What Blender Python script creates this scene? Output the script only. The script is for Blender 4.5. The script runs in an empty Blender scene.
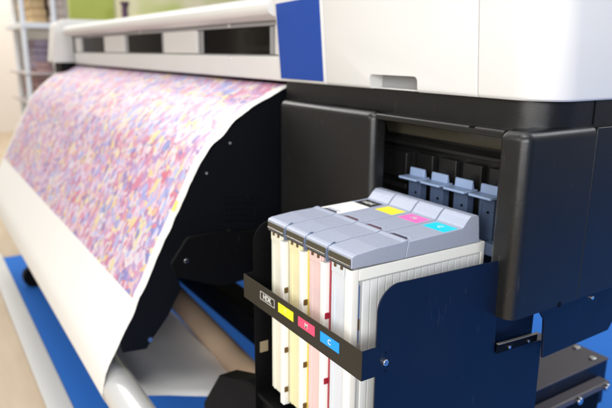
import bpy, bmesh, math, random
from mathutils import Vector, Matrix
R = math.radians
random.seed(7)
S = bpy.context.scene
COL = S.collection

# ------------------------------------------------------------------ camera, light, exposure
cam_d = bpy.data.cameras.new('camera'); cam = bpy.data.objects.new('camera', cam_d); COL.objects.link(cam)
CAM = Vector((0.7528, -0.5802, 0.3341))
yaw, pit, rol = R(57.2328), R(14.0122), R(0.4528)
fw = Vector((-math.sin(yaw)*math.cos(pit), math.cos(yaw)*math.cos(pit), -math.sin(pit)))
rt = fw.cross(Vector((0, 0, 1))).normalized(); up = rt.cross(fw)
r2 = rt*math.cos(rol) + up*math.sin(rol); u2 = up*math.cos(rol) - rt*math.sin(rol)
cam.matrix_world = Matrix(((r2.x, u2.x, -fw.x, CAM.x), (r2.y, u2.y, -fw.y, CAM.y), (r2.z, u2.z, -fw.z, CAM.z), (0, 0, 0, 1)))
cam_d.sensor_width = 36; cam_d.lens = 606.17/612*36
cam_d.clip_start = 0.02; cam_d.clip_end = 200
cam_d.dof.use_dof = True; cam_d.dof.focus_distance = 0.97; cam_d.dof.aperture_fstop = 3.8
S.camera = cam
S.view_settings.view_transform = 'Standard'; S.view_settings.look = 'None'
S.view_settings.exposure = 0.0; S.view_settings.gamma = 1

W = bpy.data.worlds.new('World'); S.world = W; W.use_nodes = True
nt = W.node_tree; nt.nodes.clear()
o = nt.nodes.new('ShaderNodeOutputWorld'); b = nt.nodes.new('ShaderNodeBackground')
tc = nt.nodes.new('ShaderNodeTexCoord'); sx = nt.nodes.new('ShaderNodeSeparateXYZ')
nt.links.new(tc.outputs['Generated'], sx.inputs[0])
# the hall around the stand: a warm pale side to the front, a blue side to the right
mr = nt.nodes.new('ShaderNodeMapRange'); mr.interpolation_type = 'SMOOTHSTEP'
mr.inputs['From Min'].default_value = 0.25; mr.inputs['From Max'].default_value = 0.9
nt.links.new(sx.outputs['X'], mr.inputs['Value'])
mx = nt.nodes.new('ShaderNodeMix'); mx.data_type = 'RGBA'
mx.inputs['A'].default_value = (0.62, 0.605, 0.57, 1); mx.inputs['B'].default_value = (0.15, 0.225, 0.38, 1)
nt.links.new(mr.outputs[0], mx.inputs['Factor'])
nt.links.new(mx.outputs['Result'], b.inputs['Color']); b.inputs['Strength'].default_value = 0.68
nt.links.new(b.outputs[0], o.inputs[0])

def area(name, loc, target, sx_, sy_, power, color=(1, 1, 1)):
    d = bpy.data.lights.new(name, 'AREA'); d.shape = 'RECTANGLE'; d.size = sx_; d.size_y = sy_
    d.energy = power; d.color = color
    l = bpy.data.objects.new(name, d); COL.objects.link(l); l.location = loc
    l.rotation_euler = (Vector(target)-Vector(loc)).to_track_quat('-Z', 'Y').to_euler()
    return l
area('hall_and_fill_lamp', (-1.8, -0.1, 2.9), (-1.8, 0.0, 0), 3.2, 0.6, 26, (1, 0.99, 0.97))
area('hall_and_fill_lamp', (0.5, -0.4, 2.3), (0.0, 0.1, 0), 1.4, 0.5, 33, (1, 0.99, 0.98))
area('front_and_fill_lamp', (-1.0, -3.4, 1.8), (-0.3, 0.0, -0.15), 1.8, 1.0, 38, (1, 0.97, 0.92))
area('front_and_fill_lamp', (1.2, -2.1, 0.6), (-0.8, 0.0, -0.55), 0.7, 0.6, 32, (1, 0.98, 0.95))  # added low lamp to brighten the backing sheet and cardboard tube
area('hall_and_fill_lamp', (3.0, -1.9, 1.1), (-0.7, 0.0, -0.4), 1.0, 0.8, 88, (0.97, 0.98, 1.0))  # added fill from the right, kept low to reach under the printer
area('hall_and_fill_lamp', (0.9, 4.6, 3.6), (0.0, 0.5, 0), 2.0, 1.2, 150, (0.97, 0.98, 1.0))
area('hall_and_fill_lamp', (-5.6, -0.4, 3.1), (-5.2, 0.8, 0), 3.0, 2.0, 165, (1, 0.98, 0.94))
area('hall_and_fill_lamp', (-8.8, 0.6, 3.4), (-11.0, 0.8, 0), 2.0, 2.0, 190, (1, 0.97, 0.93))  # extra lamp added to lift the far end wall

# ------------------------------------------------------------------ materials
def mat(name, col, rough=0.5, metal=0.0, spec=0.5, bump=0.0, bscale=400, mottle=0.0, mscale=8, trans=0, sss=0, coat=0):
    m = bpy.data.materials.new(name); m.use_nodes = True; n = m.node_tree; p = n.nodes['Principled BSDF']
    p.inputs['Base Color'].default_value = (*col, 1); p.inputs['Roughness'].default_value = rough
    p.inputs['Metallic'].default_value = metal; p.inputs['Specular IOR Level'].default_value = spec
    if coat: p.inputs['Coat Weight'].default_value = coat
    if sss:
        p.inputs['Subsurface Weight'].default_value = sss; p.inputs['Subsurface Scale'].default_value = 0.01
    t = n.nodes.new('ShaderNodeTexCoord')
    if bump:
        z = n.nodes.new('ShaderNodeTexNoise'); z.inputs['Scale'].default_value = bscale; z.inputs['Detail'].default_value = 3
        bb = n.nodes.new('ShaderNodeBump'); bb.inputs['Strength'].default_value = bump; bb.inputs['Distance'].default_value = 0.001
        n.links.new(t.outputs['Object'], z.inputs['Vector']); n.links.new(z.outputs['Fac'], bb.inputs['Height'])
        n.links.new(bb.outputs[0], p.inputs['Normal'])
    if mottle:
        z = n.nodes.new('ShaderNodeTexNoise'); z.inputs['Scale'].default_value = mscale; z.inputs['Detail'].default_value = 6
        n.links.new(t.outputs['Object'], z.inputs['Vector'])
        r = n.nodes.new('ShaderNodeMapRange'); r.inputs['To Min'].default_value = max(rough-mottle, 0.02); r.inputs['To Max'].default_value = rough+mottle
        r.inputs['From Min'].default_value = .3; r.inputs['From Max'].default_value = .7
        n.links.new(z.outputs['Fac'], r.inputs['Value']); n.links.new(r.outputs[0], p.inputs['Roughness'])
        h = n.nodes.new('ShaderNodeMix'); h.data_type = 'RGBA'
        h.inputs['A'].default_value = (*[c*(1-mottle*.8) for c in col], 1); h.inputs['B'].default_value = (*[min(1, c*(1+mottle*.5)) for c in col], 1)
        n.links.new(z.outputs['Fac'], h.inputs['Factor']); n.links.new(h.outputs['Result'], p.inputs['Base Color'])
    return m
M_white = mat('white_plastic', (0.73, 0.725, 0.705), 0.38, bump=.12, bscale=900, mottle=.04)
M_rail = mat('rail_plastic', (0.70, 0.69, 0.66), 0.35, mottle=.04)
M_greyin = mat('grey_recess', (0.30, 0.30, 0.30), 0.5)
M_blue = mat('blue_panel', (0.013, 0.060, 0.33), 0.5, spec=.3, mottle=.04)
M_dark = mat('dark_plastic', (0.0108, 0.0106, 0.0104), 0.26, bump=.25, bscale=1100, mottle=.05)
M_side = mat('dark_plastic_blue_sheen', (0.0060, 0.0072, 0.0095), 0.36, bump=.25, bscale=1100, mottle=.05)  # right-facing copy of the dark plastic, tinted for its blue reflection
M_black = mat('black_metal', (0.0020, 0.0020, 0.0024), 0.55, spec=.12, bump=.1, bscale=700)
M_arm = mat('black_arm', (0.0020, 0.0026, 0.0045), 0.55, spec=.16)
M_blue_sheen = mat('metal_blue_sheen', (0.0020, 0.0070, 0.024), 0.42, spec=.35, bump=.2, bscale=1400, mottle=.06)  # blue reflected from the right is worked into this base colour
M_strip = mat('strip_metal', (0.020, 0.017, 0.011), 0.42, spec=.4, bump=.3, bscale=1400, mottle=.05)
M_steel = mat('bright_steel', (0.75, 0.75, 0.74), 0.25, metal=1)
M_lid = mat('lid_plastic', (0.345, 0.378, 0.475), 0.28, bump=.15, bscale=900, mottle=.012, mscale=30)
M_lever = mat('lever_plastic', (0.30, 0.40, 0.60), 0.4, mottle=.04)
M_lever2 = mat('lever_stem_plastic', (0.06, 0.09, 0.16), 0.45)
M_frame = mat('cartridge_frame', (0.88, 0.865, 0.82), 0.42, sss=.1)
M_ribs = mat('cartridge_side', (0.86, 0.86, 0.85), 0.4, sss=.1)
M_ribback = mat('rib_backing_shaded', (0.50, 0.50, 0.50), 0.5)  # backing darkened so the grooves between the ribs look shaded
M_lip = mat('lid_lip', (0.10, 0.095, 0.07), 0.25, metal=.5)
M_gap = mat('gap_shadowline', (0.05, 0.045, 0.04), 0.6)
M_clip = mat('clip_brown', (0.10, 0.055, 0.02), 0.4)
M_roll = mat('roll_paper', (0.74, 0.74, 0.73), 0.24, metal=.35)
M_sheet = mat('backing_sheet', (0.90, 0.89, 0.86), 0.5, mottle=.03, mscale=3)
M_core = mat('cardboard', (0.62, 0.44, 0.29), 0.7, mottle=.08, mscale=30)
M_box = mat('foot_plate', (0.085, 0.078, 0.088), 0.5, mottle=.06)
for m_ in (M_blue_sheen, M_side, M_dark, M_black):
    n = m_.node_tree; p = n.nodes['Principled BSDF']; t = n.nodes.new('ShaderNodeTexCoord')
    z = n.nodes.new('ShaderNodeTexNoise'); z.inputs['Scale'].default_value = 9; z.inputs['Detail'].default_value = 2
    b0 = n.nodes.new('ShaderNodeBump'); b0.inputs['Strength'].default_value = .35; b0.inputs['Distance'].default_value = .002
    n.links.new(t.outputs['Object'], z.inputs[0]); n.links.new(z.outputs['Fac'], b0.inputs['Height'])
    old = p.inputs['Normal'].links[0].from_node; n.links.new(b0.outputs[0], old.inputs['Normal'])
    # fine dust and faint rubbed marks
    w = n.nodes.new('ShaderNodeTexNoise'); w.inputs['Scale'].default_value = 60; w.inputs['Detail'].default_value = 8; w.inputs['Roughness'].default_value = .7
    mp = n.nodes.new('ShaderNodeMapping'); mp.inputs['Scale'].default_value = (1, 1, .25); mp.inputs['Rotation'].default_value = (.5, .3, 0)
    rr = n.nodes.new('ShaderNodeMapRange'); rr.inputs['From Min'].default_value = .62; rr.inputs['From Max'].default_value = .80; rr.inputs['To Max'].default_value = .22
    n.links.new(t.outputs['Object'], mp.inputs[0]); n.links.new(mp.outputs[0], w.inputs[0]); n.links.new(w.outputs['Fac'], rr.inputs['Value'])
    src = p.inputs['Base Color'].links[0].from_socket if p.inputs['Base Color'].links else None
    dm = n.nodes.new('ShaderNodeMix'); dm.data_type = 'RGBA'; dm.inputs['B'].default_value = (.16, .16, .16, 1)
    if src: n.links.new(src, dm.inputs['A'])
    else: dm.inputs['A'].default_value = p.inputs['Base Color'].default_value
    n.links.new(rr.outputs[0], dm.inputs['Factor']); n.links.new(dm.outputs['Result'], p.inputs['Base Color'])
def flat(n, c, r=.45): return mat(n, c, r)

def carpet_mat():
    m = bpy.data.materials.new('blue_carpet'); m.use_nodes = True; n = m.node_tree; p = n.nodes['Principled BSDF']
    t = n.nodes.new('ShaderNodeTexCoord'); z = n.nodes.new('ShaderNodeTexNoise'); z.inputs['Scale'].default_value = 220
    h = n.nodes.new('ShaderNodeMix'); h.data_type = 'RGBA'
    h.inputs['A'].default_value = (0.010, 0.115, 0.47, 1); h.inputs['B'].default_value = (0.02, 0.20, 0.72, 1)
    n.links.new(t.outputs['Object'], z.inputs[0]); n.links.new(z.outputs['Fac'], h.inputs['Factor'])
    n.links.new(h.outputs['Result'], p.inputs['Base Color']); p.inputs['Roughness'].default_value = .9
    return m
def floor_mat():
    m = bpy.data.materials.new('beige_floor'); m.use_nodes = True; n = m.node_tree; p = n.nodes['Principled BSDF']
    t = n.nodes.new('ShaderNodeTexCoord'); z = n.nodes.new('ShaderNodeTexNoise'); z.inputs['Scale'].default_value = 3.5; z.inputs['Detail'].default_value = 8
    mp = n.nodes.new('ShaderNodeMapping'); mp.inputs['Scale'].default_value = (1, 5, 1)
    h = n.nodes.new('ShaderNodeMix'); h.data_type = 'RGBA'
    h.inputs['A'].default_value = (0.42, 0.31, 0.20, 1); h.inputs['B'].default_value = (0.56, 0.46, 0.33, 1)
    n.links.new(t.outputs['Object'], mp.inputs[0]); n.links.new(mp.outputs[0], z.inputs[0]); n.links.new(z.outputs['Fac'], h.inputs['Factor'])
    n.links.new(h.outputs['Result'], p.inputs['Base Color']); p.inputs['Roughness'].default_value = .5
    return m

# ------------------------------------------------------------------ mesh helpers
def link(name, me, m, parent=None, bevel=0, seg=3, smooth=True):
    ob = bpy.data.objects.new(name, me); COL.objects.link(ob)
    if m: me.materials.append(m)
    if parent: ob.parent = parent
    if bevel:
        md = ob.modifiers.new('bevel', 'BEVEL'); md.width = bevel; md.segments = seg; md.limit_method = 'ANGLE'; md.angle_limit = R(35); md.harden_normals = True
    if smooth:
        for p in me.polygons: p.use_smooth = True
        if not bevel:
            try: me.set_sharp_from_angle(angle=R(35))
            except Exception: pass
        else:
            try: me.set_sharp_from_angle(angle=R(80))
            except Exception: pass
    return ob
class MB:
    def __init__(s): s.bm = bmesh.new()
    def box(s, x0, x1, y0, y1, z0, z1):
        v = [s.bm.verts.new((x, y, z)) for x in (x0, x1) for y in (y0, y1) for z in (z0, z1)]
        for f in ((0, 1, 3, 2), (4, 6, 7, 5), (0, 4, 5, 1), (2, 3, 7, 6), (0, 2, 6, 4), (1, 5, 7, 3)):
            s.bm.faces.new([v[i] for i in f])
        return s
    def prism(s, pts, a0, a1, axis=0):
        """outline pts (2-D) pushed along axis from a0 to a1; pts are (y,z) for axis 0, (x,z) for 1, (x,y) for 2"""
        def P(p, a): return {0: (a, p[0], p[1]), 1: (p[0], a, p[1]), 2: (p[0], p[1], a)}[axis]
        A = [s.bm.verts.new(P(p, a0)) for p in pts]; B = [s.bm.verts.new(P(p, a1)) for p in pts]
        n = len(pts); s.bm.faces.new(A[::-1]); s.bm.faces.new(B)
        for i in range(n): s.bm.faces.new((A[i], A[(i+1) % n], B[(i+1) % n], B[i]))
        return s
    def tube(s, p0, p1, r, n=32, r1=None, cap=True):
        p0 = Vector(p0); p1 = Vector(p1); d = (p1-p0).normalized(); a = d.orthogonal().normalized(); c = d.cross(a)
        if r1 is None: r1 = r
        A = []; B = []
        for i in range(n):
            t = 2*math.pi*i/n; e = a*math.cos(t)+c*math.sin(t)
            A.append(s.bm.verts.new(p0+e*r)); B.append(s.bm.verts.new(p1+e*r1))
        for i in range(n): s.bm.faces.new((A[i], A[(i+1) % n], B[(i+1) % n], B[i]))
        if cap: s.bm.faces.new(A[::-1]); s.bm.faces.new(B)
        return s
    def build(s, name, m, parent=None, bevel=0, seg=3, smooth=True):
        bmesh.ops.recalc_face_normals(s.bm, faces=s.bm.faces)
        me = bpy.data.meshes.new(name); s.bm.to_mesh(me); s.bm.free()
        return link(name, me, m, parent, bevel, seg, smooth)
def rounded(pts, radii, n=6):
    """round the corners of a closed outline"""
    out = []; N = len(pts)
    for i, p in enumerate(pts):
        r = radii[i] if isinstance(radii, (list, tuple)) else radii
        p = Vector(p); a = Vector(pts[i-1])-p; b_ = Vector(pts[(i+1) % N])-p
        if r <= 0: out.append(tuple(p)); continue
        an = a.normalized(); bn = b_.normalized(); half = an.angle(bn)/2
        t = min(r/math.tan(half), a.length*.49, b_.length*.49); rr = t*math.tan(half)
        A = p+an*t; B = p+bn*t; c = p+(an+bn).normalized()*(rr/math.sin(half))
        a0 = math.atan2(A.y-c.y, A.x-c.x); a1 = math.atan2(B.y-c.y, B.x-c.x)
        d = (a1-a0+math.pi) % (2*math.pi)-math.pi
        for k in range(n+1): t_ = a0+d*k/n; out.append((c.x+rr*math.cos(t_), c.y+rr*math.sin(t_)))
    return out
def empty(name, loc, label, cat, group=None):
    o_ = bpy.data.objects.new(name, None); COL.objects.link(o_); o_.empty_display_size = .05
    o_.location = (0, 0, 0); tag(o_, label, cat, group); return o_
def tag(o_, label, cat, group=None):
    o_['label'] = label; o_['category'] = cat
    if group: o_['group'] = group
    return o_
def struct(o_): o_['kind'] = 'structure'; return o_
def bake(ob, cutters):
    for c in cutters:
        md = ob.modifiers.new('cut', 'BOOLEAN'); md.operation = 'DIFFERENCE'; md.object = c; md.solver = 'EXACT'
    bpy.context.view_layer.update()
    dg = bpy.context.evaluated_depsgraph_get(); me = bpy.data.meshes.new_from_object(ob.evaluated_get(dg))
    ob.modifiers.clear(); ob.data = me
    for c in cutters: bpy.data.objects.remove(c)
    return ob
def text_mesh(name, body, size, m, parent, origin, xdir, zdir, thick=0.0002):
    cu = bpy.data.curves.new(name, 'FONT'); cu.body = body; cu.size = size; cu.align_x = 'CENTER'; cu.align_y = 'CENTER'; cu.extrude = thick; cu.offset = size*.012
    t = bpy.data.objects.new(name, cu); COL.objects.link(t); bpy.context.view_layer.update()
    me = bpy.data.meshes.new_from_object(t.evaluated_get(bpy.context.evaluated_depsgraph_get()))
    bpy.data.objects.remove(t)
    x = Vector(xdir).normalized(); y = Vector(zdir).normalized(); z = x.cross(y)
    mt = Matrix(((x.x, y.x, z.x, origin[0]), (x.y, y.y, z.y, origin[1]), (x.z, y.z, z.z, origin[2]), (0, 0, 0, 1)))
    me.transform(mt); me.materials.clear()
    return link(name, me, m, parent, smooth=False)

# ------------------------------------------------------------------ the setting
ZF = -1.05
struct(MB().box(-16, 8, -10, 14, ZF-.05, ZF).build('floor', floor_mat(), smooth=False))
struct(MB().box(-3.66, 6, -.195, 8, ZF+.004, ZF+.012).build('carpet', carpet_mat(), smooth=False))
struct(MB().box(-3.75, 6, -.285, -.195, ZF+.004, ZF+.018).build('floor_trim', mat('pale_trim', (.62, .62, .60), .4), bevel=.004))
struct(MB().box(-12.2, -11, -6, 1.05, ZF, 3.5).build('wall_end', mat('beige_wall', (.72, .655, .59), .7, mottle=.04), smooth=False))
struct(MB().box(-15.5, -15.3, -9, 13, ZF, 4.5).build('wall_far', mat('pale_wall', (.70, .66, .58), .7), smooth=False))

# display boards behind the printer
d = MB().box(-6.6, -6.54, 1.0, 1.49, ZF, 1.9).build('display_board', mat('lime_board', (.42, .47, .09), .5))
tag(d, 'lime green display board standing behind the far end of the printer', 'display board')
d = MB().box(-6.62, -6.56, 1.50, 5.0, ZF, 1.9).build('display_board', None)
m = mat('cream_board', (.82, .74, .45), .5); n = m.node_tree; p = n.nodes['Principled BSDF']
t_ = n.nodes.new('ShaderNodeTexCoord'); z_ = n.nodes.new('ShaderNodeTexNoise'); z_.inputs['Scale'].default_value = 1.6; z_.inputs['Detail'].default_value = 1
cr = n.nodes.new('ShaderNodeValToRGB'); cr.color_ramp.elements[0].position = .38; cr.color_ramp.elements[0].color = (.55, .60, .16, 1)
cr.color_ramp.elements[1].position = .56; cr.color_ramp.elements[1].color = (.85, .76, .50, 1)
n.links.new(t_.outputs['Object'], z_.inputs[0]); n.links.new(z_.outputs['Fac'], cr.inputs[0]); n.links.new(cr.outputs[0], p.inputs['Base Color'])
d.data.materials.append(m)
tag(d, 'wide cream and yellow display board behind the printer rail', 'display board')
d = MB().tube((-6.3, 1.535, .60), (-6.3, 1.535, .80), .035, 16).tube((-6.3, 1.54, .80), (-6.3, 1.54, .87), .03, 16, .055).build('vase', mat('dark_vase', (.10, .05, .09), .5))
d2 = MB().box(-6.42, -6.18, 1.44, 1.64, ZF, .60).build('pedestal', mat('pale_pedestal', (.7, .68, .6), .5)); tag(d2, 'pale pedestal under the small dark vase behind the printer', 'pedestal')
tag(d, 'small dark vase on a pedestal before the display boards', 'vase')

d = MB().box(-6.50, -6.2, 1.60, 2.25, ZF, .60).build('storage_box', mat('lime_box', (.45, .52, .05), .5), bevel=.01)
tag(d, 'lime green box seen through the middle window of the printer rail', 'box')

# storage rack with bundles at far left
rk = empty('storage_rack', (0, 0, 0), 'white steel storage rack beyond the far end of the printer', 'rack')
M_shelf = mat('shelf_board', (.45, .40, .38), .6)
M_post = mat('rack_paint', (.78, .80, .82), .35)
for (x, y) in ((-5, .28), (-5.9, .34), (-5, .53), (-5.9, .66)):
    MB().tube((x, y, ZF), (x, y, 1.5), .022, 16).build('post', M_post, rk)
for z in (-.62, -.12, .13, .52, .95):
    MB().box(-5.93, -4.97, .26, .70, z, z+(.045 if z == .52 else .015)).build('shelf', M_post if z == .52 else M_shelf, rk, bevel=.004)
bcol = [(.62, .50, .42), (.70, .60, .55), (.45, .28, .26), (.66, .58, .50), (.30, .24, .30), (.75, .70, .66), (.60, .42, .22)]
bl = {-.575: ['brown paper bundle on the lowest rack shelf, left', 'rose paper bundle on the lowest rack shelf, right'],
      -.075: ['pale folded stack low on the rack, left', 'dark red folded stack low on the rack, right'],
      .175: ['beige folded bundle on the middle rack shelf, left', 'dark grey bundle on the middle rack shelf, right'],
      .565: ['off white bundle on the upper rack shelf, left', 'ochre bundle on the upper rack shelf, right']}
k = 0
for z, ls in bl.items():
    for j, lb in enumerate(ls):
        c = bcol[k % 7]; k += 1
        mb = MB(); zz = z+.001
        for q in range(4 if z > 0 else 5):
            h = .05+random.random()*.025; w = random.uniform(-.015, .015)
            mb.box(-5.80+w, -5.1+w, .36+j*.15+w, .49+j*.15+w, zz, zz+h); zz += h+.001
        o_ = mb.build('folded_bundle', mat('bundle', c, .8, mottle=.2, mscale=9), bevel=.014)
        tag(o_, lb, 'bundle', 'folded bundles on the storage rack')

# ------------------------------------------------------------------ the printer
P = empty('wide_format_printer', (0, 0, 0), 'white and black wide format printer with blue panel and ink bay', 'printer')

# body behind everything
MB().box(-3.35, -.48, .34, 1.05, -.30, .24).build('main_body', M_black, P, bevel=.01)
MB().box(-3.3, .05, .312, .41, -.655, -.548).build('cross_beam', M_black, P, bevel=.006)
MB().box(-3.45, -3.37, .25, 1.0, -1.0, .24).build('end_frame', M_black, P, bevel=.01)
# far-end foot with caster
ft = MB().box(-3.1, -2.9, -.12, .9, -.93, -.86).build('stand_foot', M_black, P, bevel=.01)
MB().tube((-3.03, -.10, -.975), (-2.97, -.10, -.975), .062, 24).build('caster', M_black, ft, bevel=.006)
MB().box(-3.06, -2.94, .3, .42, -.86, -.3).build('stand_leg', M_black, P, bevel=.01)
# near-end foot under the ink bay
ft = MB().prism(rounded([(-.645, -.60), (-.535, -.462), (-.385, -.405), (.05, -.405), (.05, -.62), (-.645, -.64)], [.01, .04, .03, 0, 0, 0]), -.010, .040, 1).build('tray_base', M_black, P, bevel=.004)

# ---- black housing round the ink bay
HY, HZ = .26, .21
def soft_top(ob, off, skip_back=True):
    bm = bmesh.new(); bm.from_mesh(ob.data)
    yb = max(v.co.y for v in bm.verts)-1e-4
    ed = [e for e in bm.edges if all(abs(v.co.z-HZ) < 1e-5 for v in e.verts) and not all(v.co.y > yb for v in e.verts)]
    bmesh.ops.bevel(bm, geom=ed, offset=off, segments=7, affect='EDGES', profile=.5)
    bm.to_mesh(ob.data); bm.free()
    for q in ob.data.polygons: q.use_smooth = True
    ob.data.set_sharp_from_angle(angle=R(40))
lh = MB().prism(rounded([(-.690, HY), (-.2872, HY), (-.2872, .300), (-.475, .300), (-.475, .335), (-.690, .335)], [.012, .024, .006, 0, 0, 0], 10), -.30, HZ, 2).build('left_housing', M_dark, P)
soft_top(lh, .018)
# top lintel
MB().prism(rounded([(HY+.010, HZ-.016), (HY+.010, HZ-.003), (.335, HZ-.003), (.335, HZ-.016)], [.002, .005, 0, 0], 4), -.2868, .0595).build('lintel', M_dark, P)
MB().box(-.020, -.008, .2695, .280, HZ-.0065, HZ-.0024).build('lintel_slot', M_black, P, bevel=.001)
# right housing: front post and long side panel
prof = rounded([(HY, -.125), (HY, HZ), (.335, HZ), (.335, -.125)], [.004, .020, 0, 0], 8)
rh = MB().prism(rounded([(.060, .258), (.118, .258), (.118, .452), (.060, .452)], [.012, .022, 0, 0], 10), -.125, HZ, 2).build('right_housing', M_side, P)
soft_top(rh, .018)
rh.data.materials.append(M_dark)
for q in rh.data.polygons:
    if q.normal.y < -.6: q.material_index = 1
MB().prism(rounded([(.4545, -.125), (1.05, -.125), (1.05, HZ-.003), (.4545, HZ-.003)], [.002, 0, .003, .003]), .050, .1175).build('side_panel', M_side, P, bevel=.003)
# recessed band between housing and cover
bn = rounded([(-.745, .315), (.105, .315), (.105, 1.04), (-.745, 1.04)], [0, .09, 0, 0], 12)
MB().prism(bn, .205, .2585, 2).build('recessed_band', M_dark, P)
MB().box(.1045, .1065, .4535, .4555, .211, .2575).build('band_seam', M_black, P)

# ---- inside of the ink bay
MB().box(-.47, .06, .401, .43, -.14, .197).build('bay_back', M_dark, P)
MB().prism([(.372, .196), (.400, .196), (.400, .176), (.386, .176)], -.46, .0595).build('bay_visor', M_dark, P, bevel=.002)
MB().prism([(.388, .1745), (.398, .148), (.4005, .148), (.4005, .1745)], -.395, .0595).build('bay_reflection', mat('olive_reflection', (.09, .08, .055), .22, mottle=.10, mscale=14), P, bevel=.0015)  # yellowish reflection painted as the strip's olive colour
MB().prism(rounded([(.374, .126), (.374, .134), (.386, .142), (.4005, .142), (.4005, .126)], [.003, .003, .002, 0, 0]), -.455, .0595).build('bay_ledge', M_dark, P)
mb = MB()
for i in range(4):
    xc = -.245+.0705*i
    mb.box(xc-.030, xc+.022, .385, .4005, -.05, .112)
mb.box(-.458, -.310, .385, .4005, .045, .108)
mb.box(-.458, -.300, .378, .4005, .020, .034)
mb.build('bay_panel', M_dark, P, bevel=.003)
for i in range(4):
    xc = -.243+.0695*i
    lv = MB().prism(rounded([(xc-.029, .328), (xc+.029, .328), (xc+.029, .372), (xc-.029, .372)], .003), .060, .0655, 2)
    lv.prism([(.357, .0645), (.358, .083), (.363, .084), (.367, .0645)], xc-.0235, xc+.0235)
    lv = lv.build('ink_lever', M_lever, P, bevel=.0022)
    st = MB().prism([(.352, .0605), (.372, .0605), (.372, -.03), (.352, -.03)], xc-.019, xc+.019)
    st.box(xc-.014, xc-.011, .3495, .3525, -.02, .045)
    st.build('lever_stem', M_lever2, lv, bevel=.0012)
    MB().tube((xc+.006, .3515, .030), (xc+.006, .3500, .030), .0028, 12).build('lever_screw', M_black, lv)
MB().box(-.01, .035, .318, .345, -.045, -.020).build('bay_sill', M_lever2, P, bevel=.004)

# ---- under-frame plate to the right
pl = [(.350, -.127), (.66, -.127), (.66, -.150), (.622, -.190), (.592, -.228), (.377, -.232), (.369, -.150)]
MB().prism(pl, .104, .110).build('frame_plate', M_blue_sheen, P, bevel=.002)
MB().box(.068, .071, .20, .390, -.22, -.1265).build('frame_plate', M_blue_sheen, P)
MB().tube((.1185, .398, -.123), (.113, .398, -.123), .0055, 16).build('plate_hole', M_black, P)
MB().tube((.114, .515, -.137), (.109, .515, -.137), .004, 16).build('screw', M_steel, P, bevel=.001)

# ---- ink tray: right and left plates, floor
PX = .085
pts = [(-.017, -.62), (-.017, -.012), (.2555, -.019), (.264, -.158), (.266, -.200), (.404, -.2115), (.410, -.62)]
MB().prism(rounded(pts, [0, .042, .003, .003, .002, .004, 0], 10), PX-.0025, PX).build('tray_side', M_blue_sheen, P, bevel=.0006, seg=2)
pts = [(-.024, -.62), (-.024, -.004), (.255, -.012), (.255, -.62)]
MB().prism(rounded(pts, [0, .042, .004, 0], 10), -.3125, -.3105).build('tray_side', M_black, P, bevel=.0006, seg=2)
MB().box(-.310, .082, -.02, .33, -.402, -.392).build('tray_floor', M_black, P)
MB().box(-.3105, -.3095, -.012, .008, -.30, -.275).build('slot_label', mat('slot', (.25, .2, .12), .6), P)
# bracket on the plate
br = MB().prism([(.266, -.182), (.384, -.189), (.384, -.206), (.266, -.202)], PX+.0022, PX+.0038).build('hinge_bracket', M_black, P, bevel=.0005)
MB().prism([(.266, -.1815), (.384, -.1885), (.384, -.1875), (.266, -.1805)], PX+.0024, PX+.0080).build('bracket_lip', mat('lip_metal', (.5, .45, .36), .35, metal=.6), br)
for (y, z) in ((.301, -.1965), (.357, -.199)):
    MB().tube((PX+.0065, y, z), (PX+.0035, y, z), .0033, 14).build('screw', M_steel, br, bevel=.0008)
sc = MB().tube((PX+.0045, .001, -.143), (PX-.0005, .001, -.143), .0055, 20).build('tray_screw', M_steel, P, bevel=.0012)
MB().box(PX+.0044, PX+.0048, -.0035, .0055, -.1436, -.1424).build('screw_slot', M_gap, sc)
for (y, z) in ((.003, -.127), (.003, -.159)):
    MB().tube((PX+.0003, y, z), (PX-.0005, y, z), .0016, 10).build('plate_hole', M_black, P)

# ---- label strip in front of the cartridges
SY = -.047
LZ0, LZ1 = -.1625, -.1115
mb = MB().box(-.3125, .0865, SY, SY+.002, LZ0, LZ1)
ls = mb.build('label_strip', M_strip, P, bevel=.0004, seg=2)
MB().box(-.3125, -.3105, SY+.0022, -.0245, LZ0, LZ1).build('strip_end', M_black, ls)
MB().box(.0852, .0865, SY+.0022, -.010, LZ0, LZ1).build('strip_end', M_blue_sheen, ls)  # end coloured bluer than the strip front to stand for blue reflection
MB().tube((-.3106, -.036, -.127), (-.3090, -.036, -.127), .003, 12).build('screw', M_steel, ls)
M_txt = flat('label_white', (.66, .66, .62))
ly = SY-.0006
xs = [(-.240, -.184), (-.169, -.115), (-.098, -.0445), (-.027, .0275)]
def frame_rect(mb, x0, x1, z0, z1, w, y0, y1):
    mb.box(x0, x1, y0, y1, z1-w, z1).box(x0, x1, y0, y1, z0, z0+w).box(x0, x0+w, y0, y1, z0+w, z1-w).box(x1-w, x1, y0, y1, z0+w, z1-w)
zc = -.1325
lab = MB(); frame_rect(lab, xs[0][0], xs[0][1], zc-.0085, zc+.0085, .0008, ly, SY+.0002)
o1 = lab.build('colour_label', M_txt, ls, smooth=False); o1['label'] = 'white outlined box reading HDK'
text_mesh('lettering', 'HDK', .0155, M_txt, o1, ((xs[0][0]+xs[0][1])/2, ly, zc), (1, 0, 0), (0, 0, 1), .0003)
for i, (c, s_, nm) in enumerate((((.90, .84, .02), 'Y', 'yellow'), ((.80, .07, .17), 'M', 'magenta'), ((.0, .32, .85), 'C', 'cyan'))):
    x0, x1 = xs[i+1]
    o1 = MB().box(x0, x1, ly, SY+.0002, zc-.009, zc+.0095).build('colour_label', flat('label_'+nm, c, .35), ls, smooth=False)
    o1['label'] = nm+' label with the letter '+s_
    text_mesh('lettering', s_, .013, M_txt if i else flat('label_pale_grey', (.62, .62, .3)), o1, ((x0+x1)/2, ly-.0002, zc), (1, 0, 0), (0, 0, 1), .0003)

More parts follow.
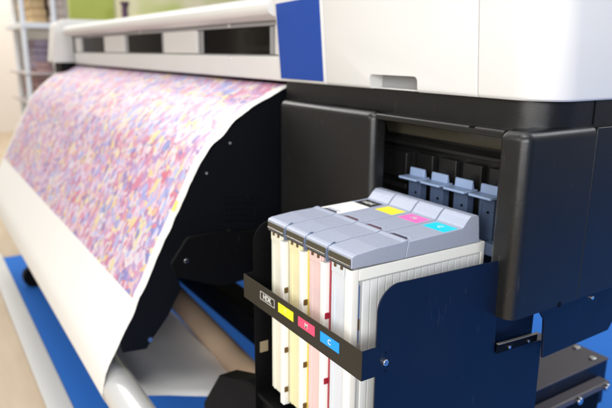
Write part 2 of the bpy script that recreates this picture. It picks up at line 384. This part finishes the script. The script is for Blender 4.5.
# ---- white cover (leans slightly forward towards its top)
def cover(name, x0, x1, m, corner=0, y0=.297, z0=.257, z1=.62, lean=.085):
    bm = bmesh.new(); rings = []
    levels = [(z0, .004), (z0+.003, .0008), (z0+.007, 0)] + [(z0+(z1-z0)*t, 0) for t in (.33, .66, 1)]
    for (z, ins) in levels:
        yy = y0-(z-z0)*lean+ins
        pts = rounded([(x0+(ins if x0 < -.7 else 0), yy), (x1-(ins if corner else 0), yy), (x1-(ins if corner else 0), 1.06), (x0+(ins if x0 < -.7 else 0), 1.06)], [.004, corner if corner else .0015, 0, 0], 16 if corner else 3)
        rings.append([bm.verts.new((p[0], p[1], z)) for p in pts])
    N = len(rings[0])
    for a, b2 in zip(rings, rings[1:]):
        for i in range(N): bm.faces.new((a[i], a[(i+1) % N], b2[(i+1) % N], b2[i]))
    bm.faces.new(rings[0][::-1]); bm.faces.new(rings[-1])
    bmesh.ops.recalc_face_normals(bm, faces=bm.faces)
    me = bpy.data.meshes.new(name); bm.to_mesh(me); bm.free()
    return link(name, me, m, None)
ce = cover('cover_end', -.750, -.5215, M_white); ce.parent = P
cm_ = cover('front_cover', -.5205, -.0315, M_white)
cut = MB().prism(rounded([(-.346, .20), (-.190, .20), (-.190, .2885), (-.346, .2885)], [0, 0, .010, .010], 6), .20, .335, 1).build('cutter', None, None, smooth=False)
bake(cm_, [cut]); cm_.parent = P
for q in cm_.data.polygons: q.use_smooth = True
cm_.data.set_sharp_from_angle(angle=R(35))
MB().box(-.3455, -.1905, .333, .337, .2572, .288).build('grip_back', M_greyin, cm_)
MB().box(-.3455, -.1905, .306, .332, .2574, .2602).build('grip_lip', M_white, cm_, bevel=.001)
cr_ = cover('cover_corner', -.0300, .125, M_white, .105); cr_.parent = P
# blue panel laid on the leaning face
def onface(x, z, off): return (x, .297-(z-.257)*.085-off, z)
bm = bmesh.new()
c4 = [(-.741, .264), (-.531, .264), (-.531, .468), (-.741, .462)]
A = [bm.verts.new(onface(x, z, .0022)) for x, z in c4]; B = [bm.verts.new(onface(x, z, -.004)) for x, z in c4]
bm.faces.new(A); bm.faces.new(B[::-1])
for i in range(4): bm.faces.new((A[i], B[i], B[(i+1) % 4], A[(i+1) % 4]))
bmesh.ops.recalc_face_normals(bm, faces=bm.faces)
me = bpy.data.meshes.new('accent_panel'); bm.to_mesh(me); bm.free(); link('accent_panel', me, M_blue, ce, bevel=.0015)

# ---- print zone rail with three windows
M_pane = bpy.data.materials.new('smoked_pane'); M_pane.use_nodes = True; n = M_pane.node_tree; n.nodes.clear()
q1 = n.nodes.new('ShaderNodeBsdfTransparent'); q1.inputs[0].default_value = (.62, .60, .56, 1); q2 = n.nodes.new('ShaderNodeBsdfGlossy'); q2.inputs['Roughness'].default_value = .08; q2.inputs[0].default_value = (.8, .8, .8, 1)
q3 = n.nodes.new('ShaderNodeMixShader'); q4 = n.nodes.new('ShaderNodeFresnel'); q4.inputs[0].default_value = 1.12; q5 = n.nodes.new('ShaderNodeOutputMaterial')
n.links.new(q4.outputs[0], q3.inputs[0]); n.links.new(q1.outputs[0], q3.inputs[1]); n.links.new(q2.outputs[0], q3.inputs[2]); n.links.new(q3.outputs[0], q5.inputs[0])
MB().box(-3.36, -3.22, .66, .67, .241, .424).box(-2.62, -.52, .66, .67, .241, .424).build('inner_wall', M_black, P)
MB().tube((-3.3, .50, .345), (-.52, .50, .345), .014, 16).build('carriage_rail', mat('rail_steel', (.35, .33, .30), .35, metal=.8), P)
for (a, b3) in ((-3.15, -2.98), (-1.75, -1.50)):
    MB().box(a, b3, .46, .60, .30, .42).build('carriage_part', mat('dark_brown_part', (.05, .03, .022), .4), P, bevel=.01)
rl = MB().prism(rounded([(.318, .255), (.318, .322), (.345, .328), (.40, .328), (.40, .255)], [.006, .006, .003, 0, 0], 5), -3.36, -.756).build('window_rail', M_rail, P)
hood = rounded([(.300, .424), (.262, .440), (.262, .470), (.300, .488), (.70, .520), (.70, .424)], [.006, .018, .018, .03, 0, 0], 6)
MB().prism(hood, -3.40, -.756).build('rail_hood', M_rail, P)
for (a, b3) in ((-3.36, -3.23), (-2.67, -2.32), (-1.755, -1.41), (-.83, -.756)):
    MB().box(a, b3, .326, .345, .3283, .4238).build('rail_pillar', M_rail, P, bevel=.003)
MB().box(-3.36, -.756, .322, .334, .4105, .4235).build('rail_lip', M_greyin, P, bevel=.002)
for (a, b3) in ((-3.23, -2.67), (-2.32, -1.755), (-1.41, -.83)):
    g = MB().box(a+.001, b3-.001, .338, .341, .3285, .4100).build('window_pane', M_pane, P)
    for s_ in (a+.03, b3-.03): MB().box(s_-.012, s_+.012, .334, .3378, .3290, .4095).build('pane_bracket', M_greyin, g)
    MB().tube(((a+b3)/2, .333, .418), ((a+b3)/2, .319, .418), .006, 12).build('pane_catch', M_rail, g)
    MB().tube(((a+b3)/2, .319, .316), ((a+b3)/2, .313, .316), .006, 12).build('pane_catch', M_rail, g)
MB().box(-2.26, -2.12, .40, .46, .345, .41).build('carriage_part', mat('pinkish_part', (.5, .38, .33), .5), P)
# end cap at the far side
MB().prism(rounded([(.20, .262), (.235, .50), (.30, .53), (.75, .53), (.75, .262)], [.01, .03, .03, 0, 0], 5), -3.62, -3.43).build('end_cap', M_rail, P)
MB().box(-3.60, -3.40, .24, .7, .19, .26).build('end_cap_base', M_black, P, bevel=.01)
MB().box(-3.429, -3.40, .33, .6, .25, .424).build('end_gap', M_black, P)

# ---- media path side arm and bracket
prof_media = [(.36, .243), (.33, .240), (.27, .212), (.20, .180), (.12, .115), (.057, .048), (0, -.055), (-.05, -.145), (-.095, -.235), (-.155, -.350), (-.205, -.440)]
arm = [(y+.002, z-.005) for y, z in prof_media[1:-1]] + [(-.192, -.425), (-.186, -.456), (-.122, -.462), (-.100, -.432), (-.054, -.376), (-.013, -.303), (-.030, -.262), (.05, -.26), (.34, -.29)]
av = MB().prism(arm, -.775, -.766).build('media_arm', M_arm, P)
for (y, z) in ((.072, .012), (.145, .090), (-.110, -.437)):
    MB().tube((-.7662, y, z), (-.7635, y, z), .0028 if z > -.2 else .007, 14).build('screw', M_steel if z < -.2 else M_greyin, av)
# ventilation slots
mb = MB()
for i in range(7):
    for j in range(5): mb.box(-.7660, -.7650, .125+i*.016, .135+i*.016, -.060-j*.017-i*.002, -.066-j*.017-i*.002)
mb.build('vent_slots', M_black, av)
bk = [(-.060, -.222), (-.062, -.205), (-.018, -.146), (-.008, -.141), (.088, -.139), (.100, -.143), (.108, -.136), (.139, -.150), (.20, -.152), (.34, -.15), (.34, -.28), (.20, -.29), (.09, -.297), (.06, -.290), (-.05, -.245)]
bv = MB().prism(bk, -.712, -.700).build('arm_bracket', M_black, P, bevel=.0015)
MB().tube((-.7000, -.022, -.204), (-.6975, -.022, -.204), .0065, 16).build('screw', M_steel, bv, bevel=.001)
MB().box(-3.3, -.777, .08, .34, -.29, -.05).build('heater_body', M_black, P)
# the same arm at the far end
MB().prism(arm, -3.40, -3.39).build('media_arm', M_arm, P)

# ---- stepped foot seen below, at the right
bt = MB().prism([(.56, -.640), (.56, -.5045), (.990, -.5045), (.990, -.640)], -.30, -.097)
bt = bt.build('stand_block', M_blue_sheen, P, bevel=.003)
MB().box(-.30, -.095, .558, .992, -.504, -.499).build('block_plate', M_box, bt, bevel=.0015)
MB().tube((-.28, .770, -.4990), (-.28, .770, -.4982), .024, 20).build('block_hole', M_black, bt)
for (x, y) in ((-.178, .965), (-.115, .945)): MB().tube((x, y, -.499), (x, y, -.493), .010, 14).build('block_bolt', M_steel, bt, bevel=.002)
MB().box(-.096, -.060, .50, .950, -.560, -.541).build('step_rail', M_box, bt, bevel=.005)
MB().box(-.0965, -.080, .50, .940, -.640, -.5605).build('side_rail', M_black, bt, bevel=.003)
for y in (.800, .925): MB().tube((-.060, y, -.550), (-.048, y, -.550), .0105, 16).build('rail_bolt', M_steel, bt, bevel=.003)
MB().box(-.34, -.10, .48, .96, -.78, -.70).build('lower_block', M_black, bt, bevel=.004)
MB().box(-.31, -.14, .7, .9, ZF+.012, -.78).build('foot_post', M_black, bt)

# ------------------------------------------------------------------ ink cartridges
def liquid_mat(name, col):
    return mat(name, col, .38, sss=.25, mottle=.02, mscale=20)
carts = [('black', (.82, .79, .66), (.50, .46, .30), (.015, .015, .015), M_lid, M_lid, 'ink cartridge with a black tag on its pale lid, nearest the media arm'),
         ('yellow', (.85, .76, .47), (.72, .55, .08), (.90, .78, .03), M_lid, M_lid, 'cream yellow ink cartridge with a yellow tag on its lid'),
         ('magenta', (.78, .57, .55), (.35, .03, .05), (.82, .16, .50), M_lid, M_lid, 'pink tinted ink cartridge with a pink tag on its lid'),
         ('cyan', (.66, .69, .74), (.30, .32, .36), (.0, .62, .80), M_lid, M_lid, 'ink cartridge with a cyan tag and exposed ribbed white side')]
PITCH = .0715
for i, (nm, body, gapc, tagc, rear_m, front_m, lb) in enumerate(carts):
    c = empty('ink_cartridge', (0, 0, 0), lb, 'ink cartridge', 'ink cartridges side by side in the tray')
    x1 = -.0005-PITCH*(3-i); x0 = x1-.0695
    c.location = (x0, 0, -.392)
    def put(ob):  # keep world placement under the moved empty
        ob.matrix_parent_inverse = Matrix.Translation((-x0, 0, .392)); return ob
    mbody = liquid_mat('body_'+nm, body)
    w = x1-x0
    # translucent tank: front face recessed behind the spine
    tank = MB().box(x0+.001, x1-.0225, .0035, .313, -.372, -.010)
    tank.box(x0+.012, x0+.014, .0015, .004, -.372, -.045)
    put(tank.build('tank', mbody, c, bevel=.002))
    # neck step under the lid
    put(MB().box(x0+.004, x1-.028, .0005, .0036, -.036, -.0135).build('neck', mbody, c, bevel=.0015))
    cl = MB().box(x0+.015, x0+.020, -.0025, .0004, -.024, -.014).box(x0+.034, x0+.039, -.0025, .0004, -.024, -.014)
    put(cl.build('latch', M_clip, c, bevel=.0008))
    # bright vertical spine on the right of each front
    sp = MB().prism(rounded([(x1-.0215, -.0045), (x1-.0075, -.0045), (x1-.0065, .010), (x1-.0215, .010)], .0022, 4), -.384, -.0262, 2)
    if i == 3:
        sp = MB().prism(rounded([(x1-.0200, -.0035), (x1-.0003, -.0035), (x1-.0003, .012), (x1-.0200, .012)], .0022, 4), -.384, -.0165, 2)
    put(sp.build('spine', M_frame, c, bevel=.001))
    # seam line and clips between the spine and the next tank
    if i < 3:
        put(MB().box(x1-.0064, x1-.0012, .006, .012, -.380, -.020).build('seam_strip', flat('seam_'+nm, gapc), c))
        for z in (-.127, -.258, -.348):
            put(MB().box(x1-.0074, x1-.0050, -.0030, .0055, z-.0060, z+.0060).build('clip', flat('clip_'+nm, (.12, .07, .02) if i < 2 else (.30, .01, .03)), c, bevel=.001))
        put(MB().box(x1-.0055, x1-.001, .013, .3125, -.372, -.012).build('side_wall', M_frame, c))
    # ribbed side wall (right)
    xs_ = x1 if i == 3 else x1-.0060
    if i == 3:
        put(MB().box(xs_-.021, xs_-.0035, .0125, .3165, -.372, -.0165).build('side_wall', M_ribback, c))
        fr = MB().box(xs_-.0034, xs_, .0122, .3165, -.0365, -.0165)        # top band
        fr.box(xs_-.0034, xs_, .308, .3165, -.372, -.0366)
        fr.box(xs_-.0034, xs_, .0122, .308, -.384, -.372)
        put(fr.build('side_frame', M_frame, c, bevel=.0008))
        rb = MB(); y = .0215
        while y < .300:
            rb.box(xs_-.0034, xs_-.0014, y, y+.0150, -.3712, -.0400); y += .0168
        put(rb.build('side_ribs', M_ribs, c, bevel=.0007))
        put(MB().box(xs_-.0012, xs_-.0002, .0130, .0142, -.150, -.045).build('edge_line', flat('blue_line', (.05, .12, .35)), c))
        put(MB().box(xs_-.0012, xs_+.0002, .0126, .0150, -.127, -.106).build('clip', M_clip, c))
    # ---- lid: front half, rear half with hump
    lw0, lw1 = x0+.0005, x1-.0012
    if i == 3: lw1 = x1
    SEAM = .118
    frontp = rounded([(-.0045, -.0125), (-.0045, .0075), (.004, .0108), (.050, .0150), (SEAM-.014, .0165), (SEAM-.005, .0188), (SEAM, .0185), (SEAM-.006, -.0145)], [.001, .003, .006, .01, .01, .003, .001, 0], 5)
    put(MB().prism(frontp, lw0, lw1).build('lid_front', front_m, c, bevel=.0022))
    rearp = rounded([(SEAM+.0012, .0150), (.252, .0190), (.265, .034), (.273, .0400), (.294, .0395), (.3005, -.0155), (SEAM-.0048, -.0145)], [.0015, .012, .008, .006, .008, 0, 0], 6)
    put(MB().prism(rearp, lw0, lw1).build('lid_rear', rear_m, c, bevel=.0026))
    put(MB().box(lw0+.006, lw1-.004, .300, .322, -.040, -.018).build('lid_tail', M_lid, c, bevel=.003))
    # metallic lip and corner hook at the front
    put(MB().prism(rounded([(-.0066, -.0105), (-.0058, .0022), (-.0040, .0040), (-.0040, -.0105)], [.001, .0012, 0, 0], 4), lw0+.003, lw1-.003).build('lip', M_lip, c, bevel=.0005))
    put(MB().box(lw0+.003, lw1-.003, -.0074, -.0060, -.0085, -.0068).build('lip_edge', M_steel, c, bevel=.0004))
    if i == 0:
        lb_ = MB(); lb_.prism([(SEAM+.003, .0148), (SEAM+.003, .01575), (.2055, .0181), (.2055, .0172)], lw0+.003, lw1-.002)  # plain white area laid on the lid as a thin sheet
        w_ = put(lb_.build('white_lid_patch', flat('white_lid_patch', (.82, .82, .80), .4), c, smooth=False)); w_['label'] = 'blank white patch on the lid'
    put(MB().box(lw0+.004, lw1-.003, -.0060, .002, -.0150, -.0127).build('lip', M_lip, c, bevel=.0006))
    if i > 0:
        put(MB().prism(rounded([(-.0080, -.020), (-.0080, .003), (.006, .014), (.012, .014), (.012, -.020)], [.002, .006, .003, 0, 0]), x0-.0020, x0-.0002).build('hook', mat('hook_grey', (.12, .16, .24), .35), c, bevel=.0006))
    # finger notch by the seam
    put(MB().prism([(lw0+.014, SEAM+.0005), (lw0+.020, SEAM+.009), (lw0+.054, SEAM+.011), (lw0+.062, SEAM+.0005)], .0142, .0172, 2).build('notch', flat('notch_'+nm, (.05, .045, .07) if i in (0, 3) else (.11, .045, .06)), c))
    put(MB().prism([(lw0+.018, SEAM+.013), (lw0+.056, SEAM+.016), (lw0+.056, SEAM+.0185), (lw0+.018, SEAM+.0155)], .0148, .0178, 2).build('notch_lip', rear_m, c, bevel=.0006))
    # colour tag lying on the lid before the hump
    yz = lambda y: .0150+(.0185-.0150)*(y-SEAM-.0012)/(.246-SEAM-.0012)
    bm = bmesh.new(); ta, tb = .206, .2435
    vs = []
    for dz in (-.001, .0005):
        for (x, y) in ((lw0+.010, ta), (lw1-.003, ta), (lw1-.003, tb), (lw0+.010, tb)): vs.append(bm.verts.new((x, y, yz(y)+dz)))
    for f_ in ((3, 2, 1, 0), (4, 5, 6, 7), (0, 1, 5, 4), (1, 2, 6, 5), (2, 3, 7, 6), (3, 0, 4, 7)): bm.faces.new([vs[q] for q in f_])
    bmesh.ops.recalc_face_normals(bm, faces=bm.faces)
    me = bpy.data.meshes.new('colour_tag'); bm.to_mesh(me); bm.free()
    tg = put(link('colour_tag', me, flat('tag_'+nm, tagc, .4), c, smooth=False)); tg['label'] = nm+' tag on the lid'
    if nm != 'yellow':
        s_ = {'black': 'HDK', 'magenta': 'M', 'cyan': 'C'}[nm]
        tm = text_mesh('lettering', s_, .016, M_txt, tg, ((lw0+lw1)/2+.003, (ta+tb)/2, yz((ta+tb)/2)+.0009), (1, 0, 0), (0, 1, .03), .0002)
        # lettering inherits the tag's place
        tm.matrix_parent_inverse = tg.matrix_world.inverted() if False else Matrix.Identity(4)

# ------------------------------------------------------------------ printed banner
XR, XL = -.760, -3.47
prof = [Vector(p) for p in prof_media]
# tangent onto the take-up roll
CY, CZ, RR = -.2015, -.560, .047
prof += [Vector((-.236, -.500))]
for a in range(175, 300, 12): prof.append(Vector((CY+(RR+.0012)*math.cos(R(a)), CZ+(RR+.0012)*math.sin(R(a)))))
# resample smoothly (Catmull-Rom)
dense = []
for i in range(len(prof)-1):
    p0 = prof[max(i-1, 0)]; p1 = prof[i]; p2 = prof[i+1]; p3 = prof[min(i+2, len(prof)-1)]
    for k in range(8):
        t = k/8; dense.append(.5*((2*p1)+(-p0+p2)*t+(2*p0-5*p1+4*p2-p3)*t*t+(-p0+3*p1-3*p2+p3)*t**3))
dense.append(prof[-1])
bm = bmesh.new(); uvl = bm.loops.layers.uv.new('UVMap')
NX = 90; rows = []; v = 0; V_END = None
from mathutils import noise as mnoise
for j, p in enumerate(dense):
    if j: v += (p-dense[j-1]).length
    if V_END is None and p.y < -.318: V_END = v
    row = []
    nrm = Vector((0, -1, 0))
    for i in range(NX+1):
        t = i/NX; t = 1-(1-t)**1.8
        x = XL+(XR-XL)*t
        edge = max(0, (t-.93)/.07)
        if t == 1: x += .0045*mnoise.noise(Vector((v*22, 3, 0)))+.0025*mnoise.noise(Vector((v*60, 9, 0)))
        w = .0035*edge*mnoise.noise(Vector((v*20, 5.2, 1))) + .0015*mnoise.noise(Vector((x*3, v*4, 7)))
        f2 = max(0, min(1, (p.y-(-.46))/.1)) * max(0, min(1, (.25-p.x)/.08))
        vt = bm.verts.new((x, p.x-w*f2, p.y+w*f2)); row.append((vt, x, v))
    rows.append(row)
for a, b2 in zip(rows, rows[1:]):
    for i in range(NX):
        q = (a[i], a[i+1], b2[i+1], b2[i]); f_ = bm.faces.new([s_[0] for s_ in q])
        for lp, s_ in zip(f_.loops, q): lp[uvl].uv = (s_[1], s_[2])
        f_.smooth = True
me = bpy.data.meshes.new('printed_banner'); bm.to_mesh(me); bm.free()
m = bpy.data.materials.new('printed_vinyl'); m.use_nodes = True; n = m.node_tree; L = n.links.new; bs = n.nodes['Principled BSDF']
def N_(t, **kw):
    q = n.nodes.new(t)
    for k_, v_ in kw.items():
        if k_ in q.inputs: q.inputs[k_].default_value = v_
        else: setattr(q, k_, v_)
    return q
uv = N_('ShaderNodeUVMap'); sep = N_('ShaderNodeSeparateXYZ'); L(uv.outputs[0], sep.inputs[0])
nz = N_('ShaderNodeTexNoise', Scale=18.0, Detail=3.0); L(uv.outputs[0], nz.inputs['Vector'])
sc_ = N_('ShaderNodeVectorMath', operation='SCALE'); sc_.inputs['Scale'].default_value = .035
sb = N_('ShaderNodeVectorMath', operation='SUBTRACT'); sb.inputs[1].default_value = (.5, .5, .5)
L(nz.outputs['Color'], sb.inputs[0]); L(sb.outputs[0], sc_.inputs[0])
ad = N_('ShaderNodeVectorMath', operation='ADD'); L(uv.outputs[0], ad.inputs[0]); L(sc_.outputs[0], ad.inputs[1])
def cells(sx_, sy_, pal, seed):
    mp = N_('ShaderNodeMapping'); mp.inputs['Scale'].default_value = (sx_, sy_, 1); mp.inputs['Location'].default_value = (seed, seed*2, 0)
    L(ad.outputs[0], mp.inputs[0])
    vo = N_('ShaderNodeTexVoronoi', Scale=1.0, Randomness=1.0); L(mp.outputs[0], vo.inputs['Vector'])
    se = N_('ShaderNodeSeparateColor'); L(vo.outputs['Color'], se.inputs[0])
    cr = N_('ShaderNodeValToRGB'); cr.color_ramp.interpolation = 'CONSTANT'
    e = cr.color_ramp.elements
    while len(e) < len(pal): e.new(.5)
    for i_, (pos, c_) in enumerate(pal): e[i_].position = pos; e[i_].color = (*[x_**2.35*.88 for x_ in c_], 1)
    lf = N_('ShaderNodeTexNoise', Scale=7.0, Detail=2.0); mpl = N_('ShaderNodeMapping'); mpl.inputs['Location'].default_value = (seed*3+1, 0, 0)
    L(uv.outputs[0], mpl.inputs[0]); L(mpl.outputs[0], lf.inputs['Vector'])
    ma = N_('ShaderNodeMath', operation='MULTIPLY_ADD'); ma.inputs[1].default_value = 1.3; L(lf.outputs['Fac'], ma.inputs[0]); L(se.outputs[0], ma.inputs[2])
    fr_ = N_('ShaderNodeMath', operation='SUBTRACT'); fr_.inputs[1].default_value = .65; L(ma.outputs[0], fr_.inputs[0])
    pp = N_('ShaderNodeMath', operation='PINGPONG'); pp.inputs[1].default_value = 1.0; L(fr_.outputs[0], pp.inputs[0])
    L(pp.outputs[0], cr.inputs[0]); return cr, se
palA = [(0, (.78, .36, .52)), (.14, (.84, .76, .84)), (.24, (.82, .50, .62)), (.36, (.52, .58, .84)), (.50, (.88, .82, .50)), (.58, (.86, .82, .84)), (.66, (.66, .48, .72)), (.78, (.86, .68, .66)), (.86, (.36, .38, .72)), (.94, (.80, .28, .40))]
palB = [(0, (.84, .78, .86)), (.16, (.80, .46, .60)), (.30, (.90, .84, .62)), (.42, (.62, .68, .88)), (.56, (.84, .66, .76)), (.68, (.88, .85, .84)), (.78, (.64, .30, .54)), (.86, (.30, .32, .66)), (.94, (.90, .72, .30))]
ca, sa = cells(22, 15, palA, 0.0); cb, sb2 = cells(54, 36, palB, 5.3)
mk = N_('ShaderNodeMath', operation='GREATER_THAN'); mk.inputs[1].default_value = .48; L(sb2.outputs[1], mk.inputs[0])
m1 = N_('ShaderNodeMix', data_type='RGBA'); L(mk.outputs[0], m1.inputs['Factor']); L(ca.outputs[0], m1.inputs['A']); L(cb.outputs[0], m1.inputs['B'])
bn_ = N_('ShaderNodeTexNoise', Scale=5.0, Detail=3.0); L(uv.outputs[0], bn_.inputs['Vector'])
bm_ = N_('ShaderNodeValToRGB'); bm_.color_ramp.elements[0].position = .40; bm_.color_ramp.elements[0].color = (.88, .62, .72, 1); bm_.color_ramp.elements[1].position = .6; bm_.color_ramp.elements[1].color = (.80, .82, .94, 1)
L(bn_.outputs['Fac'], bm_.inputs[0])
m2 = N_('ShaderNodeMix', data_type='RGBA'); m2.inputs['Factor'].default_value = .22; L(m1.outputs['Result'], m2.inputs['A']); L(bm_.outputs[0], m2.inputs['B'])
# printed area mask
g1 = N_('ShaderNodeMath', operation='LESS_THAN'); g1.inputs[1].default_value = XR-.043; L(sep.outputs[0], g1.inputs[0])
g2 = N_('ShaderNodeMath', operation='LESS_THAN'); g2.inputs[1].default_value = V_END; L(sep.outputs[1], g2.inputs[0])
g3 = N_('ShaderNodeMath', operation='GREATER_THAN'); g3.inputs[1].default_value = XL+.045; L(sep.outputs[0], g3.inputs[0])
g4 = N_('ShaderNodeMath', operation='MULTIPLY'); L(g1.outputs[0], g4.inputs[0]); L(g2.outputs[0], g4.inputs[1])
g5 = N_('ShaderNodeMath', operation='MULTIPLY'); L(g4.outputs[0], g5.inputs[0]); L(g3.outputs[0], g5.inputs[1])
m3 = N_('ShaderNodeMix', data_type='RGBA'); m3.inputs['A'].default_value = (.86, .845, .81, 1); L(g5.outputs[0], m3.inputs['Factor']); L(m2.outputs['Result'], m3.inputs['B'])
L(m3.outputs['Result'], bs.inputs['Base Color']); bs.inputs['Roughness'].default_value = .42
ban = link('printed_banner', me, m, None, smooth=False)
sd = ban.modifiers.new('thickness', 'SOLIDIFY'); sd.thickness = .0006
tag(ban, 'wide white sheet printed with multicoloured floral pattern running out of the printer', 'printed banner')
# small yellow mark on the margin
ymk = MB(); yp = [Vector((-.004, -.060)), Vector((-.011, -.074)), Vector((-.018, -.087))]
bm = ymk.bm; lo = [bm.verts.new((XR-.022, p.x-.008, p.y+.003)) for p in yp]; hi = [bm.verts.new((XR-.008, p.x-.008, p.y+.003)) for p in yp]
for i in range(2): bm.faces.new((lo[i], hi[i], hi[i+1], lo[i+1]))
ymk.build('yellow_mark', flat('yellow_ink', (.9, .75, .05)), ban, smooth=False)

# take-up roll, backing sheet, cardboard tube
ro = MB().tube((-3.47, CY, CZ), (-.35, CY, CZ), RR, 64).build('take_up_roll', M_roll)
tag(ro, 'thick white take up roll winding the printed banner below', 'roll')
bm = bmesh.new(); pts = []
for k in range(25):
    t = k/24; y = -.165+t*(.218+.165); z = -.585-.128*t-.006*math.sin(math.pi*t)
    pts.append((y, z))
nx = 40; g = [[bm.verts.new((-3.3+(2.545-.02*(j/24))*(i/nx)**.7, y, z+.004*mnoise.noise(Vector((i*.3, y*8, 2))))) for i in range(nx+1)] for j, (y, z) in enumerate(pts)]
for a, b2 in zip(g, g[1:]):
    for i in range(nx): f_ = bm.faces.new((a[i], a[i+1], b2[i+1], b2[i])); f_.smooth = True
me = bpy.data.meshes.new('backing_sheet'); bm.to_mesh(me); bm.free()
bs_ = link('backing_sheet', me, M_sheet, None, smooth=False); sd = bs_.modifiers.new('thickness', 'SOLIDIFY'); sd.thickness = .0006
tag(bs_, 'plain grey white sheet sagging between take up roll and cardboard tube', 'paper sheet')
cc = MB().tube((-3.2, .255, -.56), (-.70, .235, -.700), .044, 48).build('cardboard_tube', M_core)
tag(cc, 'brown cardboard tube lying behind the sagging white sheet', 'tube')
